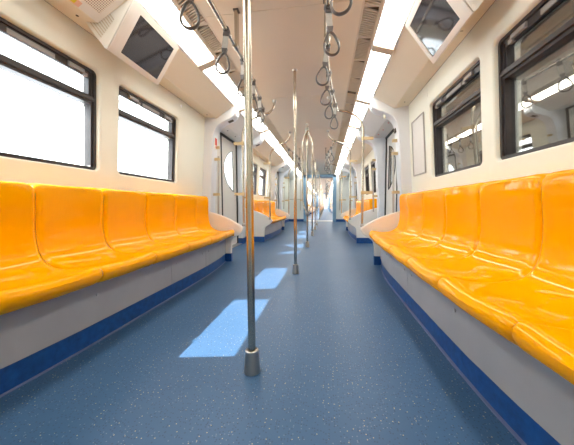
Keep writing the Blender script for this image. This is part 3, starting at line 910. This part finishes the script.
# ------------------------------------------------------------------ end wall and gangway
GX = 0.05
ew = MB()
for s in (-1, 1):
    x0 = GX+s*0.70
    ew.box(x0, s*1.36, Y_END, Y_END+0.06, 0, 2.2)
ew.box(-1.36, 1.36, Y_END, Y_END+0.06, 2.04, 2.35)
ewo = ew.build('wall_far', 'end_white'); tag(ewo, kind='structure')
bb = MB()
for s in (-1, 1): bb.box(GX+s*0.70, s*1.35, Y_END-0.012, Y_END, 0, 0.11)
tag(bb.build('baseboard_far', 'kick_blue'), kind='structure')
for s in (-1, 1):
    bb = MB(); bb.box(s*1.345, s*1.358, 9.43, Y_END, 0, 0.11)
    tag(bb.build('baseboard_left' if s < 0 else 'baseboard_right', 'kick_blue'), kind='structure')
gf = MB()
for s in (-1, 1): gf.box(GX+s*0.57, GX+s*0.72, Y_END-0.04, Y_END+0.10, 0, 2.07)
gf.box(GX-0.72, GX+0.72, Y_END-0.04, Y_END+0.10, 1.96, 2.08)
tag(gf.build(trim_name(), 'gangway_blue'), kind='structure')
G1 = 12.75
ga = MB()
for s in (-1, 1):
    y = Y_END+0.08
    while y < G1-0.05:
        ga.box(GX+s*0.60, GX+s*0.72, y, y+0.05, 0, 2.06); ga.box(GX+s*0.64, GX+s*0.72, y+0.05, y+0.08, 0, 2.06); y += 0.08
ga.box(GX-0.75, GX+0.75, Y_END+0.06, G1, 2.0, 2.06)
tag(ga.build(trim_name(), 'bellows'), kind='structure')
gp = MB(); gp.box(GX-0.72, GX+0.72, Y_END, G1+0.05, -0.05, 0.006); tag(gp.build('floor', 'gangway_floor'), kind='structure')
# rails and notice on the end wall
for s in (-1, 1):
    x = GX+s*0.86
    root = empty('grab_rail', (x, Y_END-0.05, 0.5)); tag(root, 'upright steel grab rail on the far end wall, %s' % SIDE[s], 'grab rail', 'grab rails on the far end wall')
    t = MB(); t.tube([(0, 0, 0), (0, 0, 1.45)], 0.014, 10); t.build('tube', 'steel_dark', root)
    for z in (0.45, 1.38):
        b = MB(); b.box(-0.02, 0.10, -0.015, 0.05, z-0.02, z+0.02); b.build('bracket', 'bracket_gold', root)
root = empty('grab_rail', (-1.0, Y_END-0.06, 1.0)); tag(root, 'short level grab rail on the far end wall, sunlit side', 'grab rail', 'grab rails on the far end wall')
t = MB(); t.tube([(-0.30, 0, 0), (0.30, 0, 0)], 0.014, 10); t.build('tube', 'steel_dark', root)
for x in (-0.26, 0.26):
    b = MB(); b.box(x-0.02, x+0.02, -0.018, 0.06, -0.02, 0.02); b.build('bracket', 'steel_dark', root)
nb = MB(); nb.box(0.90, 0.98, Y_END-0.006, Y_END, 1.98, 2.12); o = nb.build('wall_notice', 'red_label'); tag(o, 'small red notice high on the far end wall, shaded side', 'sign')

# ------------------------------------------------------------------ the carriage beyond the gangway
F0, F1 = G1, 52.0
TENS = ['', '', 'twenty', 'thirty', 'forty', 'fifty', 'sixty']
def FORD(k):
    o = ORD+['fourteenth', 'fifteenth', 'sixteenth', 'seventeenth', 'eighteenth', 'nineteenth']
    if k < 20: return o[k-1]
    return TENS[k//10][:-1]+'ieth' if k % 10 == 0 else TENS[k//10]+'-'+o[k % 10-1]
f = MB(); f.box(-1.5, 1.5, F0, F1, -0.06, 0); tag(f.build('floor', 'floor_blue'), kind='structure')
for s in (-1, 1):
    wroot = empty('wall_left' if s < 0 else 'wall_right'); tag(wroot, kind='structure')
    wl = MB(); wl.grid([[(s*(wx(z)+0.002), y, z) for y in (F0, F1)] for z in (0, 0.8)], False); wl.build('lower_wall', 'cream', wroot)
    wl = MB()
    wl.grid([[(s*wx(z), y, z) for y in (F0, F1)] for z in (0.86, 0.98)], False)
    wl.grid([[(s*wx(z), y, z) for y in (F0, F1)] for z in (1.69, 1.92)], False)
    yy = F0+0.6
    edges = [F0]
    while yy < F1-1.2:
        edges += [yy, yy+0.8]; yy += 1.15
    edges.append(F1)
    for a, b in zip(edges[0::2], edges[1::2]):
        wl.grid([[(s*wx(z), y, z) for y in (a, b)] for z in (0.98, 1.69)], False)
    wl.build('wall_panel', 'cream', wroot)
    wl = MB(); wl.grid([[(s*(wx(z)+0.03), y, z) for y in (F0, F1)] for z in (0.95, 1.72)], False); wl.build('glazing', 'glass', wroot)
    pts = [GR_IN, GR_OUT]
    tag(strip(s, GR_IN, GR_OUT, F0, F1).build(trim_name(), 'grille_tan'), kind='structure')
    mb = MB(); loop = [CV_TOP, CV_CREASE, CV_WALL, (1.29, 1.97), (0.93, 2.07)]
    mb.prism([(s*x, F0, z) for x, z in loop], [(s*x, F1, z) for x, z in loop]); tag(mb.build(trim_name(), 'cove_paint'), kind='structure')
    y = F0+0.05; k = 0
    while y < F1-1:
        k += 1
        o = strip(s, LT_IN, LT_OUT, y, y+1.04, 0.006).build('ceiling_lamp', 'lamp')
        tag(o, '%s ceiling lamp panel counted from the gangway in the next carriage, %s' % (FORD(k), SIDE[s]), 'ceiling lamp', 'lamps beyond the gangway, %s' % SIDE[s]); y += 1.12
c = MB(); c.box(-0.557, 0.557, F0, F1, 2.09, 2.12); c.box(-1.4, 1.4, F0, F1, 2.2, 2.24); tag(c.build('ceiling', 'ceiling_paint'), kind='structure')
e = MB(); e.box(-1.4, 1.4, F1, F1+0.05, 0, 2.24); tag(e.build('wall_end', 'end_white'), kind='structure')
fw_ = MB()
for s in (-1, 1): fw_.box(GX+s*0.70, s*1.4, F0-0.02, F0+0.03, 0, 2.2)
fw_.box(-1.4, 1.4, F0-0.02, F0+0.03, 2.04, 2.35)
tag(fw_.build('wall_near', 'gangway_blue'), kind='structure')
far_y = [13.6, 17.9, 22.2, 26.5, 33.2, 37.5, 41.8]
for s in (-1, 1):
    nst = 0
    for i, y in enumerate(far_y):
        o = copy_tree(B2[s]); o.location.y = y+1.26
        o['label'] = '%s small orange bench counted from the gangway in the next carriage, %s' % (FORD(i+1), SIDE[s]); o['group'] = 'benches beyond the gangway'
        r = make_rail(s, y-0.25, y+2.75, '%s strap rail counted from the gangway in the next carriage, %s' % (FORD(i+1), SIDE[s])); r['group'] = 'strap rails beyond the gangway'
        for yy, sg, wh in ((y-0.17, -1, 'near'), (y+2.67, 1, 'far')):
            make_stanchion(s, yy, sg, 'stanchion at the %s end of the %s small bench beyond the gangway, %s' % (wh, FORD(i+1), SIDE[s]))
        for k in range(7):
            nst += 1
            yy = y+0.14+0.37*k
            place_strap(s*rail_x(min(yy-y+0.25, y+2.75-yy)), yy, rnd.uniform(-.4, .4), (rnd.uniform(-.08, .08), rnd.uniform(-.08, .08)),
                        '%s tiny grab strap counted from the gangway in the next carriage, %s' % (FORD(nst), SIDE[s]), 'grab straps beyond the gangway')
for y in (30.6, 48.0):
    fr_ = MB()
    for s in (-1, 1): fr_.box(GX+s*0.60, s*1.4, y, y+0.8, 0, 2.2)
    fr_.box(-1.4, 1.4, y, y+0.8, 2.02, 2.2)
    tag(fr_.build(trim_name(), 'gangway_blue'), kind='structure')
for i, y in enumerate([13.6+1.66*k for k in range(21)]):
    br = i % 3 == 1
    o = copy_tree(T0 if br else P0); o.location.y = y
    o['label'] = '%s aisle pole counted from the gangway in the next carriage, %s' % (FORD(i+1), 'three branched' if br else 'single'); o['group'] = 'poles beyond the gangway'

# ------------------------------------------------------------------ station platform outside the shaded windows, added sun block overhead
pw = MB(); pw.box(3.6, 3.8, -6, 34, -1.0, 4.2); tag(pw.build('wall_platform', 'platform_wall'), kind='structure')
pw = MB(); pw.box(1.62, 3.8, -6, 34, -1.0, -0.05); tag(pw.build('floor_platform', 'platform_floor'), kind='structure')
pw = MB(); pw.box(-3.0, 3.8, -6, 34, 3.16, 3.32); tag(pw.build('sun_block_slab', 'platform_wall'), kind='structure')  # unseen slab added above the train to stop sun through the upper panes
